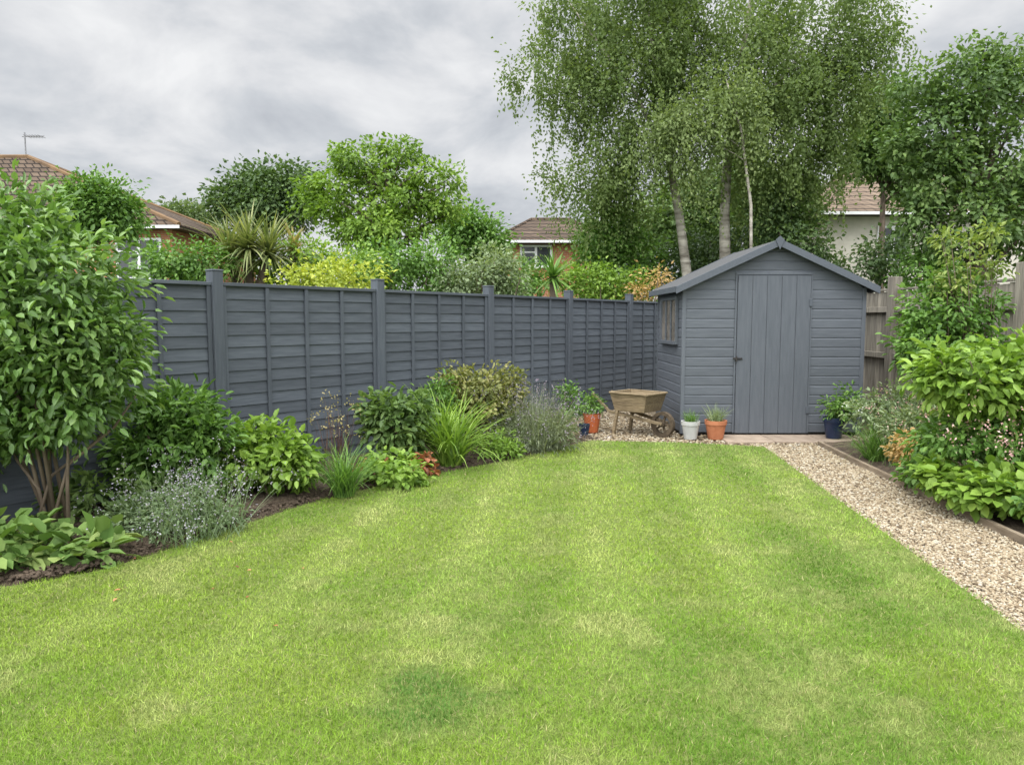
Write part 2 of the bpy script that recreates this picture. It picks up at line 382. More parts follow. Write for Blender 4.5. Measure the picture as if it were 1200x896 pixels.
def lawncolor(X,Y):
    p1=vnoise(X,Y,1.0,4); p2=vnoise(X+31,Y+7,2.6,5,.7); p3=vnoise(X+3,Y+70,7,3); p4=vnoise(X+9,Y+40,22,2)
    A,Bc,C=np.array([.112,.222,.018]),np.array([.172,.292,.024]),np.array([.218,.322,.032])
    t=sstep(.30,.50,p1)[:,None]; t2=sstep(.48,.66,p1)[:,None]
    c=A*(1-t)+Bc*t; c=c*(1-t2)+C*t2
    c=c*(.74+.34*p3+.18*p4)[:,None]
    u=X-.098*Y
    st=(np.sin(u*7.4+.3)+.35*np.sin(u*15+1)+.5*(p3-.5))*sstep(1.9,4.2,Y)
    f=np.clip(.55*sstep(.50,.70,p2)*(.5+p4)+.36*np.clip(st,0,1.3)*(.3+1.1*p3),0,.8)[:,None]
    c=c*(1-f)+np.array([.365,.385,.14])*f
    c=c*(1+.13*st)[:,None]
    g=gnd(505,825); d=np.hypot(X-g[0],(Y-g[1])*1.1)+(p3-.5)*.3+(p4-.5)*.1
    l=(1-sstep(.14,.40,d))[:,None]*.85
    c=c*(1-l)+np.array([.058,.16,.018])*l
    return c
m,t,N,L,p=nt('lawn turf')
c=ramp(N,L,noise(N,L,30,4,objco(N,L)),[(.3,(.08,.125,.015)),(.7,(.18,.22,.045))]); L.new(c,p.inputs['Base Color']); p.inputs['Roughness'].default_value=.95
bump(N,L,p,noise(N,L,120,3,objco(N,L)),.02,.8); M['lawn']=m
m,t,N,L,p=nt('grass blades'); a=N.new('ShaderNodeAttribute'); a.attribute_name='tint'; c=a.outputs['Vector']
L.new(c,p.inputs['Base Color']); p.inputs['Roughness'].default_value=.6; p.inputs['Specular IOR Level'].default_value=.25; M['blade']=m
lp=[tuple(q) for q in lawn_poly]; n=len(lp)
me=bpy.data.meshes.new('lawn'); me.from_pydata([(x,y,.03) for x,y in lp]+[(x,y,-.02) for x,y in lp],[],[list(range(n))[::-1]]+[(i,(i+1)%n,n+(i+1)%n,n+i) for i in range(n)]); me.update()
link('lawn',me,M['lawn'])['kind']='structure'
n=700000; Y=1.7*np.exp(R.random(n)*math.log(9.1/1.7)); X=(R.random(n)*2-1)*(.8*Y+.35)
X2=X+.03*R.normal(size=n); Y2=Y+.03*R.normal(size=n)
k=inpoly(X2,Y2,lawn_poly); X,Y=X[k],Y[k]; n=len(X)
tuft=vnoise(X,Y,11,2)
hh=(.009+.016*R.random(n))*(.62+.76*tuft); tall=R.random(n)<.02; hh[tall]*=1.7
ww=.0027*(Y/2.4)**.85*(.7+.6*R.random(n)); az=R.random(n)*6.283+2*vnoise(X,Y,3,2)*3; ln=np.abs(R.normal(size=n))*.85
top=np.stack([X+np.cos(az)*hh*ln*1.1,Y+np.sin(az)*hh*ln*1.1,.03+hh*(1-.25*np.minimum(ln,2))],-1)
sa=R.random(n)*6.283; sx,sy=np.cos(sa)*ww/2,np.sin(sa)*ww/2
V=np.stack([np.stack([X-sx,Y-sy,np.full(n,.028)],-1),np.stack([X+sx,Y+sy,np.full(n,.028)],-1),top],1).reshape(-1,3)
tint=lawncolor(X,Y)*(.72+.62*R.random(n))[:,None]
dry=R.random(n)<.06; tint[dry]=np.array([.38,.34,.16])*(.7+.5*R.random(dry.sum()))[:,None]
o=mesh_np('grass',V,np.arange(n*3).reshape(-1,3),M['blade'],None,None,False,np.repeat(tint,3,0))
tag(o,'short mown yellow green grass blades covering the lawn','grass',None,'stuff')
# gravel
path_poly=[PL[0],PL[1],PL[2],PR[3],PR[2],PR[1],PR[0],(2.75,8.62)]
back_poly=[(-.6,8.62),(4.62,8.62),(4.62,13.2),(1.7,13.2),(-.6,9.4)]
m,t,N,L,p=nt('gravel bed'); v=N.new('ShaderNodeTexVoronoi'); v.inputs['Scale'].default_value=55; L.new(objco(N,L),v.inputs['Vector'])
L.new(mixc(N,L,.75,ramp(N,L,v.outputs['Color'],[(.1,(.14,.105,.065)),(.5,(.28,.22,.14)),(.9,(.42,.35,.24))]),ramp(N,L,v.outputs['Distance'],[(0,(1,1,1)),(.6,(.25,.22,.2))]),'MULTIPLY'),p.inputs['Base Color'])
p.inputs['Roughness'].default_value=.9; M['gravelbed']=m
m,t,N,L,p=nt('gravel stones')
L.new(ramp(N,L,rndattr(N),[(0,(.10,.075,.05)),(.25,(.245,.185,.115)),(.5,(.33,.265,.175)),(.8,(.39,.33,.23)),(1,(.48,.44,.36))]),p.inputs['Base Color']); p.inputs['Roughness'].default_value=.85; p.inputs['Specular IOR Level'].default_value=.2; M['stone']=m
sheet('gravel_path',[path_poly,back_poly],0,M['gravelbed'])
ph=(1+5**.5)/2
ico=unit(np.array([(-1,ph,0),(1,ph,0),(-1,-ph,0),(1,-ph,0),(0,-1,ph),(0,1,ph),(0,-1,-ph),(0,1,-ph),(ph,0,-1),(ph,0,1),(-ph,0,-1),(-ph,0,1)],float))
icf=np.array([(0,11,5),(0,5,1),(0,1,7),(0,7,10),(0,10,11),(1,5,9),(5,11,4),(11,10,2),(10,7,6),(7,1,8),(3,9,4),(3,4,2),(3,2,6),(3,6,8),(3,8,9),(4,9,5),(2,4,11),(6,2,10),(8,6,7),(9,8,1)])
def pebbles(name,X,Y,r,zb,mat):
    n=len(X); a=R.random(n)*6.283; ca,sa=np.cos(a),np.sin(a)
    T=ico[None]*(1+.16*R.normal(size=(n,12,1)))
    sc=np.stack([r*(.8+.6*R.random(n)),r*(.6+.5*R.random(n)),r*(.45+.35*R.random(n))],-1)
    T=T*sc[:,None,:]; x=T[...,0]*ca[:,None]-T[...,1]*sa[:,None]; y=T[...,0]*sa[:,None]+T[...,1]*ca[:,None]
    z=T[...,2]+(R.normal(size=n)*.35*T[...,0].max(1))[:,None]*(T[...,0]/r[:,None])*.4
    V=np.stack([x+X[:,None],y+Y[:,None],z+(zb+r*.25+r*.5*R.random(n))[:,None]],-1).reshape(-1,3)
    return mesh_np(name,V,((np.arange(n)*12)[:,None,None]+icf[None]).reshape(-1,3),mat,np.repeat(R.random(n),12),None,True)
soil_in=list(map(tuple,edge))+[(.72,9.9),(.5,10.45),fpt(-1.4)]
n=78000; X=2.0+R.random(n)*1.75; Y=2.9+R.random(n)*5.75; k=inpoly(X+.02*R.normal(size=n),Y,path_poly); X,Y=X[k],Y[k]
k=R.random(len(X))<np.minimum(1,(4.6/Y)**1.3); X,Y=X[k],Y[k]
n2=30000; X2=-.5+R.random(n2)*5.1; Y2=8.6+R.random(n2)*4.4
k=inpoly(X2,Y2,back_poly)&~inpoly(X2,Y2,lawn_poly)&~inpoly(X2,Y2,soil_in)&~((X2>2.19)&(Y2>9.3)); X2,Y2=X2[k],Y2[k]
k=R.random(len(X2))<.6; X2,Y2=X2[k],Y2[k]
r=np.r_[(.0055+.006*R.random(len(X)))*(1+.1*(Y-4)),.011+.010*R.random(len(X2))]
o=pebbles('gravel',np.r_[X,X2],np.r_[Y,Y2],r,0.0,M['stone'])
tag(o,'loose buff and brown gravel stones covering the path','gravel',None,'stuff')
def soilgrid(name,E,Fn,nv,amp=.02):
    nu=len(E); V=[];Q=[]
    for i in range(nu):
        for j in range(nv+1):
            s=j/nv; x=E[i][0]*(1-s)+Fn[i][0]*s; y=E[i][1]*(1-s)+Fn[i][1]*s
            z=.008+.06*min(1,s*4)*(1 if s<.9 else .9)+amp*(math.sin(x*7+y*3)*math.sin(y*9-x*2)*.5+random.gauss(0,.35))*(1 if s>0 else 0)
            V.append((x,y,z))
    for i in range(nu-1):
        for j in range(nv):
            a=i*(nv+1)+j; Q.append((a,a+1,a+nv+2,a+nv+1))
    me=bpy.data.meshes.new(name); me.from_pydata(V,[],Q); me.update(); me.shade_smooth()
    o=link(name,me,M['soil']); o['kind']='structure'; return o
Ecurve=smoothcurve([tuple(p) for p in edge[::3]]+[(.94,8.95)],5)
nE=len(Ecurve); fl=[fpt(-2.2+(4.35)*i/(nE-1)) for i in range(nE)]
soilgrid('flower_bed_soil',Ecurve,fl,40)
re=smoothcurve([(3.3,-1),(3.36,3.5),(3.45,4.9),(3.58,7.4),(3.68,8.62)],14)
soilgrid('border_soil',re,[(5.33,y) for (_,y) in re],30)
sheet('side_strip_soil',[[(4.62,8.62),(5.33,8.62),(5.33,13.2),(4.62,13.2)]],.012,M['soil'])
n=5000; i=R.integers(0,nE,n); s=R.random(n)**1.5*.6
ea=np.array(Ecurve); fa=np.array(fl); XY=ea[i]*(1-s)[:,None]+fa[i]*s[:,None]+R.normal(size=(n,2))*.06
k=~inpoly(XY[:,0],XY[:,1],lawn_poly); XY=XY[k]
o=pebbles('soil_crumbs',XY[:,0],XY[:,1],.006+.014*R.random(len(XY))**2,.045,M['soil']); tag(o,'dark crumbs of dry soil scattered along the flower bed','soil',None,'stuff')
mb=MB()
for (a,b) in ((2.62,3.2),(3.21,3.8),(3.81,4.3)): mb.box(a,b,8.72,9.27,0,.03)
o=mb.build('paving',M['slabs'],None,False,.006); o['kind']='structure'
pe=[(3.68,8.6),(3.58,7.35),(3.475,5.6),(3.39,3.6),(3.3,2.2)]
labs=['far timber edging board along the gravel path by the shed corner','second timber edging board along the gravel path, beside the grassy clump','third timber edging board along the path, below the broad leaved clump','near timber edging board running out of the right edge of the picture']
for i in range(4):
    mb=MB(); a,b=pe[i],pe[i+1]; dx,dy=b[0]-a[0],b[1]-a[1]; l=math.hypot(dx,dy)
    mb.box(0.004,l-.004,-.018,.018,-.03,.06)
    o=mb.build('timber_edging',M['edging'],None,False,.004); o.location=(a[0],a[1],0); o.rotation_euler=(0,0,math.atan2(dy,dx))
    tag(o,labs[i],'edging','timber boards edging the path')

# ================================================================ FENCES
fence=thing('panel_fence','long slate grey painted lap panel fence behind the left flower bed','fence',(FX,FY,0),FANG)
def fpanel(x0):
    mb=MB(); z=.075; W=1.8; x0=x0+.05
    for q in range(16):
        h=.125; o=random.uniform(-.001,.001)
        mb.hexa([(x0,-.026+o,z),(x0+W,-.026+o,z+random.uniform(-.002,.002)),(x0+W,-.015+o,z),(x0,-.015+o,z),
                 (x0,-.0145,z+h),(x0+W,-.0145,z+h),(x0+W,-.004,z+h),(x0,-.004,z+h)])
        z+=.1075
    pn=mb.build('fence_panel',M['slate'],fence)
    for k in range(5):
        c=x0+.022+(W-.044)*k/4; b=MB(); b.box(c-.019,c+.019,-.047,-.028,.03,1.80)
        b.build('batten',M['slate_v'],pn,False,.002)
    b=MB(); b.box(x0-.005,x0+W+.005,-.055,.03,1.802,1.832); b.build('cap_rail',M['slate'],pn,False,.003)
    b=MB(); b.box(x0,x0+W,-.03,.015,-.03,.085); b.build('gravel_board',M['slate'],pn)
for i in range(-2,5): fpanel(i*1.9)
for i in range(-2,6):
    mb=MB(); x=i*1.9; mb.box(x-.05,x+.05,-.075,.035,-.05,1.925)
    po=mb.build('fence_post',M['slate_v'],fence,False,.004)
    mb=MB(); mb.box(x-.055,x+.055,-.08,.04,1.926,1.942); mb.build('post_cap',M['slate_v'],po,False,.006)
rf=thing('close_board_fence','weathered grey brown close board fence on the right behind the border','fence',(5.35,0,0),0)
for i,y in enumerate((2.4,5.0,7.6,10.2,12.8)):
    mb=MB(); mb.box(-.075,.06,y-.07,y+.07,-.05,2.1); mb.build('fence_post',M['oldwood'],rf,False,.006)
    if i==4: break
    mb=MB(); yy=y+.075
    while yy<y+2.5:
        w=.105; e=min(yy+w,y+2.525); zt=1.9+random.uniform(-.012,.012)
        mb.hexa([(.035,yy,.03),(.055,yy,.03),(.05,e,.03),(.02,e,.03),(.035,yy,zt),(.055,yy,zt),(.05,e,zt),(.02,e,zt)])
        yy+=w+.002
    mb.build('board_panel',M['oldwood'],rf)
    for z in (.35,1.0,1.65):
        mb=MB(); mb.box(-.04,.018,y+.072,y+2.528,z-.04,z+.04); mb.build('rail',M['oldwood'],rf,False,.004)
    mb=MB(); mb.box(0,.075,y+.072,y+2.528,1.916,1.945); mb.build('cap_rail',M['oldwood'],rf,False,.004)
bf=thing('back_fence','slate grey fence running behind the shed','fence',(3.2,13.4,0),0)
mb=MB(); z=.05
while z<1.75: mb.hexa([(0,-.03,z),(2.1,-.03,z),(2.1,-.02,z),(0,-.02,z),(0,-.012,z+.155),(2.1,-.012,z+.155),(2.1,0,z+.155),(0,0,z+.155)]); z+=.131
mb.build('fence_panel',M['slate'],bf); mb=MB(); mb.box(1.0,1.1,-.07,.04,-.05,1.93); mb.build('fence_post',M['slate_v'],bf)

# ================================================================ SHED
shed=thing('garden_shed','slate grey painted timber shed with apex roof and plank door','shed',(3.34,9.3,0),0)
HW=1.15; EZ=1.93; AZ=2.46; SL=(AZ-EZ)/HW; SD=1.55
def hw(z): return HW if z<=EZ else max(0,(AZ-z)/SL)
def shiplap(o,u,nrm,wf,z0,z1,pitch):
    mb=MB(); o=Vector(o);u=Vector(u);nr=Vector(nrm); z=z0
    while z<z1-.001:
        prof=[(z,.010),(z+pitch*.8,.010),(z+pitch*.9,.002),(z+pitch,.001)]; rr=random.random()
        for (za,da),(zb,db) in zip(prof,prof[1:]):
            za2,zb2=min(za,z1),min(zb,z1)
            if zb2-za2<1e-5: continue
            a0,a1=wf(za2); b0,b1=wf(zb2)
            mb.add([o+u*a0+nr*da+Vector((0,0,za2)),o+u*a1+nr*da+Vector((0,0,za2)),o+u*b1+nr*db+Vector((0,0,zb2)),o+u*b0+nr*db+Vector((0,0,zb2))],[(0,1,2,3)],rr)
        a0,a1=wf(z); mb.add([o+u*a0+nr*.001+Vector((0,0,z)),o+u*a1+nr*.001+Vector((0,0,z)),o+u*a1+nr*.010+Vector((0,0,z)),o+u*a0+nr*.010+Vector((0,0,z))],[(0,1,2,3)],rr)
        z+=pitch
    return mb
fw=lambda z:(-hw(z),hw(z)); sw=lambda z:(0,SD)
PT=.122
shiplap((0,0,0),(1,0,0),(0,-1,0),fw,.06,AZ,PT).build('wall',M['shed'],shed)
shiplap((0,SD,0),(-1,0,0),(0,1,0),fw,.06,AZ,PT).build('wall',M['shed'],shed)
shiplap((-HW,SD,0),(0,-1,0),(-1,0,0),sw,.06,EZ,PT).build('wall',M['shed'],shed)
shiplap((HW,0,0),(0,1,0),(1,0,0),sw,.06,EZ,PT).build('wall',M['shed'],shed)
for x,y in ((-HW,0),(HW,0),(-HW,SD),(HW,SD)):
    mb=MB(); sx=1 if x>0 else -1; sy=1 if y>0 else -1
    mb.box(min(x-sx*.03,x+sx*.02),max(x-sx*.03,x+sx*.02),min(y-sy*.03,y+sy*.02),max(y-sy*.03,y+sy*.02),.04,EZ-.02); mb.build('corner_trim',M['shed_v'],shed,False,.003)
mb=MB(); mb.box(-HW+.03,HW-.03,.03,SD-.03,.0,.058); mb.build('floor_bearer',M['iron'],shed)
OH=.115; FO=.12
for sx in (-1,1):
    mb=MB(); A=Vector((0,-FO,AZ+.02)); E=Vector((sx*(HW+OH),-FO,EZ-OH*SL+.02)); dy=Vector((0,SD+2*FO,0))
    q=[A,E,E+dy,A+dy]; mb.slab(q,(sx*SL,0,1),.022)
    ro=mb.build('roof',M['felt'],shed)
    for yb in (-FO-.012,SD+FO+.012):
        mb=MB(); a=Vector((sx*.003,yb,AZ+.005)); e=Vector((sx*(HW+OH+.015),yb,EZ-(OH+.015)*SL+.005))
        mb.slab([a+Vector((0,-.011,-.045)),e+Vector((0,-.011,-.045)),e+Vector((0,.011,-.045)),a+Vector((0,.011,-.045))],(0,0,1),.09)
        mb.build('barge_board',M['barge'],ro,False,.002)
    mb=MB(); e=E+Vector((sx*.012,0,-.01)); mb.box(e.x-.01,e.x+.01,-FO+.01,SD+FO-.01,e.z-.035,e.z+.035); mb.build('fascia_board',M['barge'],ro)
mb=MB(); y=-FO-.036; zc=AZ+.035
pts=[(-.055,zc),(0,zc-.12),(.055,zc),(0,zc+.05)]
mb.add([(x,y,z) for x,z in pts]+[(x,y+.012,z) for x,z in pts],[(0,1,2,3),(7,6,5,4),(0,4,5,1),(1,5,6,2),(2,6,7,3),(3,7,4,0)]); mb.build('finial',M['barge'],shed)
D0,D1,DZ0,DZ1=-.475,.455,.05,2.06
mb=MB(); xs=np.linspace(D0,D1,6)
for a,b in zip(xs,xs[1:]): mb.box(a+.003,b-.003,-.040,-.02,DZ0,DZ1)
mb.box(D0+.006,D1-.006,-.032,-.016,DZ0+.002,DZ1-.002,.0)
door=mb.build('door',M['shed_v'],shed,False,.003)
for z in (.35,1.72):
    mb=MB(); mb.box(D1-.022,D1+.018,-.050,-.0405,z-.045,z+.045); mb.build('hinge',M['barge'],door,False,.002)
mb=MB(); mb.box(D0-.045,D0+.075,-.055,-.041,1.0,1.022); mb.box(D0-.012,D0+.006,-.065,-.045,.975,1.045); mb.build('latch',M['iron'],door,False,.003)
mb=MB()
for x0,x1 in ((D0-.025,D0-.004),(D1+.004,D1+.025)): mb.box(x0,x1,-.026,-.012,.05,DZ1+.01)
mb.box(D0-.025,D1+.025,-.025,-.012,DZ1+.012,DZ1+.04); mb.build('door_frame',M['shed_v'],shed,False,.002)
w0,w1,wz0,wz1=.28,1.2,1.22,1.77; x=-HW
mb=MB(); mb.box(x-.022,x-.016,w0,w1,wz0,wz1)
fr=MB()
fr.box(x-.045,x-.012,w0-.045,w0,wz0-.04,wz1+.04); fr.box(x-.045,x-.012,w1,w1+.045,wz0-.04,wz1+.04)
fr.box(x-.044,x-.012,w0,w1,wz1,wz1+.04); fr.box(x-.06,x-.012,w0,w1,wz0-.045,wz0)
for k in (1,2): yy=w0+(w1-w0)*k/3; fr.box(x-.042,x-.024,yy-.02,yy+.02,wz0,wz1)
win=fr.build('window',M['shed'],shed,False,.002); mb.build('pane',M['shedglass'],win)

# ================================================================ WHEELBARROW
wb=thing('wheelbarrow','old wooden wheelbarrow parked on gravel beside the shed','wheelbarrow',(1.66,9.4,0.022),math.radians(-44)); wb.scale=(.84,.84,.84)
mb=MB(); bt=[(-.30,-.23,.36),(.24,-.23,.36),(.24,.23,.36),(-.30,.23,.36)]; tpp=[(-.36,-.28,.63),(.31,-.28,.63),(.31,.28,.63),(-.36,.28,.63)]
for i in range(4):
    j=(i+1)%4; b0,b1,t0,t1=map(Vector,(bt[i],bt[j],tpp[i],tpp[j]))
    nn=(b1-b0).cross(t0-b0)
    for s in range(2):
        u0,u1=s/2+.01,(s+1)/2-.01
        mb.slab([b0.lerp(t0,u0),b1.lerp(t1,u0),b1.lerp(t1,u1),b0.lerp(t0,u1)],nn,-.024)
mb.slab(bt,(0,0,1),.02)
for (p0,p1) in ((0,1),(1,2),(2,3),(3,0)): mb.bar(Vector(tpp[p0])+Vector((0,0,.012)),Vector(tpp[p1])+Vector((0,0,.012)),.045,.024,(0,0,1),1.0)
mb.build('tray',M['barrow'],wb,False,.004)
for s in (-1,1):
    mb=MB(); mb.bar((.46,s*.085,.2),(-.42,s*.21,.335),.04,.045); mb.bar((-.42,s*.21,.335),(-.72,s*.25,.60),.038,.04); mb.build('handle',M['barrow'],wb,False,.006)
    mb=MB(); mb.bar((-.26,s*.205,.36),(-.32,s*.225,-.01),.05,.045,(1,0,0)); mb.build('leg',M['barrow'],wb,False,.005)
mb=MB(); wc=(.43,0,.19)
for (r0,r1,w) in ((.14,.192,.034),(.0,.042,.045)):
    n=28; vs=[];fs=[]
    for k in range(n):
        a=2*math.pi*k/n
        for rr,yy in ((r0,-w),(r1,-w),(r1,w),(r0,w)): vs.append((wc[0]+rr*math.cos(a),yy,wc[2]+rr*math.sin(a)))
    for k in range(n):
        for q in range(4): fs.append((k*4+q,k*4+(q+1)%4,((k+1)%n)*4+(q+1)%4,((k+1)%n)*4+q))
    mb.add(vs,fs,.3)
for k in range(5):
    a=2*math.pi*k/5; mb.bar((wc[0]+.03*math.cos(a),0,wc[2]+.03*math.sin(a)),(wc[0]+.145*math.cos(a),0,wc[2]+.145*math.sin(a)),.03,.026,(0,1,0))
whl=mb.build('wheel',M['wheelwood'],wb)
mb=MB(); mb.tube([(wc[0],-.11,wc[2]),(wc[0],.11,wc[2])],[.014,.014],8); mb.build('axle',M['iron'],whl)

# ================================================================ POTS
def pot(name,label,loc,r,h,mat,rim=True):
    t=thing(name,label,'pot',loc); mb=MB()
    pr=[(0,0),(r*.68,0),(r*.7,.01),(r*.93,h*.78)]
    pr+= [(r*1.0,h*.78),(r*1.02,h),(r*.9,h),(r*.86,h*.86)] if rim else [(r,h),(r*.92,h),(r*.88,h*.86)]
    mb.lathe(pr,28); mb.build('pot_wall',M[mat],t,True,0).modifiers.new('e','EDGE_SPLIT').split_angle=math.radians(35)
    mb=MB(); mb.lathe([(r*.885,h*.86),(r*.5,h*.9),(0.001,h*.88)],20); mb.build('compost',M['compost'],t)
    return t,h*.88
pt,z=pot('plant_pot','small pale grey pot of thin grass by the shed corner',(2.235,9.0,.02),.115,.225,'whitepot')
g=thing('grass_tuft','thin green grass tuft growing in the pale grey pot','plant',(2.235,9.0,.02+z)); blades('foliage',130,.07,.16,.006,.05,.7,.5,M['mid'],g)
pt,z=pot('plant_pot','terracotta pot of grey green herb left of the shed door',(2.55,9.0,.02),.135,.235,'terra')
g=thing('potted_herb','wispy grey green herb growing in the terracotta pot','plant',(2.55,9.0,.02+z)); blades('foliage',170,.09,.22,.007,.05,.8,.4,M['silver'],g)
pt,z=pot('plant_pot','glossy orange pot standing on gravel beside the lavender',(1.06,9.55,.02),.12,.25,'orangepot',False)
g,_,_=shrub('potted_plant','leafy green plant growing out of the orange pot','plant',(1.06,9.55,.02+z),[(1.06,9.55,.37,.1,.1,.1),(1.01,9.55,.49,.05,.05,.13)],'mid',26,.04,12,.055,.022,'o',8,.006,'greenstem')
pt,z=pot('plant_pot','small dark blue pot standing at the left foot of the orange pot',(.93,9.25,.02),.075,.15,'bluepot',False)
pt,z=pot('plant_pot','dark blue glazed pot at the right corner of the shed',(4.02,8.98,.035),.13,.26,'bluepot')
g,_,_=shrub('potted_plant','bushy green plant growing in the dark blue pot','plant',(4.02,8.98,.035+z),[(4.1,8.92,.38,.15,.15,.15),(4.18,8.96,.52,.1,.1,.16),(4.0,8.96,.42,.08,.08,.12)],'mid',50,.05,15,.055,.025,'o',8,.006,'greenstem')

# ================================================================ LEFT BED PLANTS
shrub('camellia_shrub','tall glossy evergreen shrub on bare stems at the left edge','shrub',(-3.12,4.74,.05),
  [(-3.3,4.7,1.65,.75,.6,.62),(-2.9,4.72,1.70,.46,.5,.42),(-3.0,4.75,1.2,.56,.5,.46),(-3.6,4.7,1.2,.5,.5,.7),(-2.82,4.7,1.36,.38,.4,.38),(-3.25,4.75,2.1,.33,.33,.3),(-3.75,4.6,1.7,.5,.5,.6),(-2.98,4.8,.9,.34,.36,.24),(-3.4,4.85,.85,.34,.34,.26)],
  'camellia',820,.07,16,.072,.034,'o',10,.015,surf_=.35,droop=.12,spread=.10)
shrub('mock_orange_shrub','rounded mid green shrub against the fence right of the glossy evergreen','shrub',(-2.66,5.72,.06),
  [B(200,515,58,48,5.72),B(165,540,38,38,5.7),B(245,525,30,44,5.7),B(215,482,38,26,5.75)],'mid',270,.055,15,.075,.032,'o',14,.01)
shrub('hydrangea_shrub','low bright green leafy shrub between the mid green shrub and dry stems','shrub',(-1.98,6.0,.06),
  [B(315,535,44,36,6.0),B(343,542,26,26,5.95),B(290,518,24,24,6.0)],'fresh',120,.055,14,.085,.046,'o',10,.01)
t,cc,dd=shrub('catmint_plant','sprawling grey green plant with pale lilac flowers at the lawn edge','plant',(-2.2,4.9,.03),
  [B(205,600,64,28,4.95),B(160,612,34,22,4.9),B(250,606,30,24,4.95)],'catleaf',230,.045,17,.036,.018,'d',0)
P=blades('stem',260,.36,.46,.006,.05,1.05,.3,M['catleaf'],t)
petals('flower',np.vstack([P[::2,-1],P[::3,-2]])-[0,0,.01],6,(.013,.013,.03),.014,M['palelilac'],t)
shrub('bergenia_plant','clump of broad rounded leaves at the bottom left lawn edge','plant',(-2.72,4.3,.03),
  [B(45,648,56,22,4.35),B(103,646,34,16,4.35),B(20,662,38,16,4.25),(-3.2,4.25,.16,.4,.3,.12)],'bergenia',170,.045,4,.12,.075,'o',0,up=1.3,droop=.05)
g=thing('dry_perennial','thin reddish dry stems standing in front of the fence','plant',(-1.6,6.55,.06))
P=blades('stem',70,.14,.62,.006,.02,.35,.2,M['purple'],g); petals('seed_head',P[::2,-1],5,(.02,.02,.03),.022,M['straw'],g)
g=thing('grass_clump','arching tuft of narrow grass between two low leafy mounds','plant',(-1.4,5.95,.04)); blades('foliage',330,.08,.48,.009,.02,.75,1.1,M['mid'],g)
shrub('geranium_plant','low mound of yellow green lobed leaves beside the grass tuft','plant',(-1.07,6.42,.04),mound((-1.07,6.42),.29,.32),'fresh',85,.045,10,.06,.055,'o',0,up=.9)
shrub('heuchera_plant','small rust red leaved plant at the lawn edge','plant',(-.84,6.78,.03),mound((-.84,6.78),.12,.24),'rust',32,.035,9,.055,.05,'o',0,up=.7)
shrub('heuchera_plant','low rusty foliage plant under the yellow green mound','plant',(-1.28,6.5,.03),mound((-1.3,6.75),.12,.24),'rust',20,.03,9,.05,.045,'o',0,up=.7)
shrub('dark_shrub','dark green broad leaved shrub left of the strappy clump','shrub',(-1.14,7.2,.05),
  [B(462,497,32,34,7.2),B(440,482,18,22,7.2),B(483,480,18,22,7.2)],'broad',130,.055,12,.085,.05,'o',10,.009)
g=thing('daylily_clump','fountain of bright green strap leaves in the middle of the bed','plant',(-.62,7.26,.04)); blades('foliage',300,.12,.78,.022,.02,.75,1.25,M['fresh'],g)
shrub('spurge_plant','low pale green plant between strap leaves and lavender','plant',(-.16,7.7,.03),mound((-.16,7.7),.25,.3),'fresh',70,.045,12,.055,.022,'o',0)
shrub('bushy_perennial','small bushy green plant behind the strap leaved clump','plant',(-.82,7.95,.05),[(-.82,7.95,.55,.2,.2,.26),(-.75,7.95,.78,.1,.1,.13)],'mid',60,.05,12,.055,.03,'o',10,.006)
shrub('euonymus_shrub','tall olive and yellow tinged shrub against the fence above the lavender','shrub',(-.36,8.35,.06),
  [B(563,460,42,32,8.35),B(537,452,22,24,8.3),B(588,457,24,26,8.35),B(560,482,48,26,8.3)],'olive',270,.055,15,.06,.032,'o',14,.012)
t,cc,dd=shrub('lavender_bush','grey green lavender bush with dull purple spikes near the orange pot','plant',(.22,8.2,.04),[B(624,505,48,28,8.2),B(596,512,26,22,8.15),B(652,508,24,22,8.2)],'lavleaf',240,.06,16,.06,.01,'d',0)
P=blades('stem',800,.3,.64,.006,.02,1.2,.12,M['lavleaf'],t); petals('flower',P[::3,-1]-[0,0,.015],7,(.012,.012,.035),.018,M['lav'],t)
shrub('climbing_shrub','slim leafy shrub against the fence behind the orange pot','shrub',(.72,9.9,.05),[B(668,462,10,16,9.9),B(673,480,12,18,9.8)],'mid',34,.05,13,.065,.028,'o',8,.008)
shrub('low_leafy_plant','dark low foliage at the foot of the fence under the glossy evergreen','plant',(-3.0,5.15,.05),[(-2.95,5.2,.2,.4,.25,.2),(-2.6,5.35,.15,.25,.2,.15)],'broad',80,.06,12,.07,.035,'o',0)
shrub('ground_cover_plant','small green leaves hugging the soil before the dark broad leaved shrub','plant',(-.85,6.95,.03),mound((-.9,7.1),.16,.15),'mid',30,.04,11,.045,.03,'o',0)

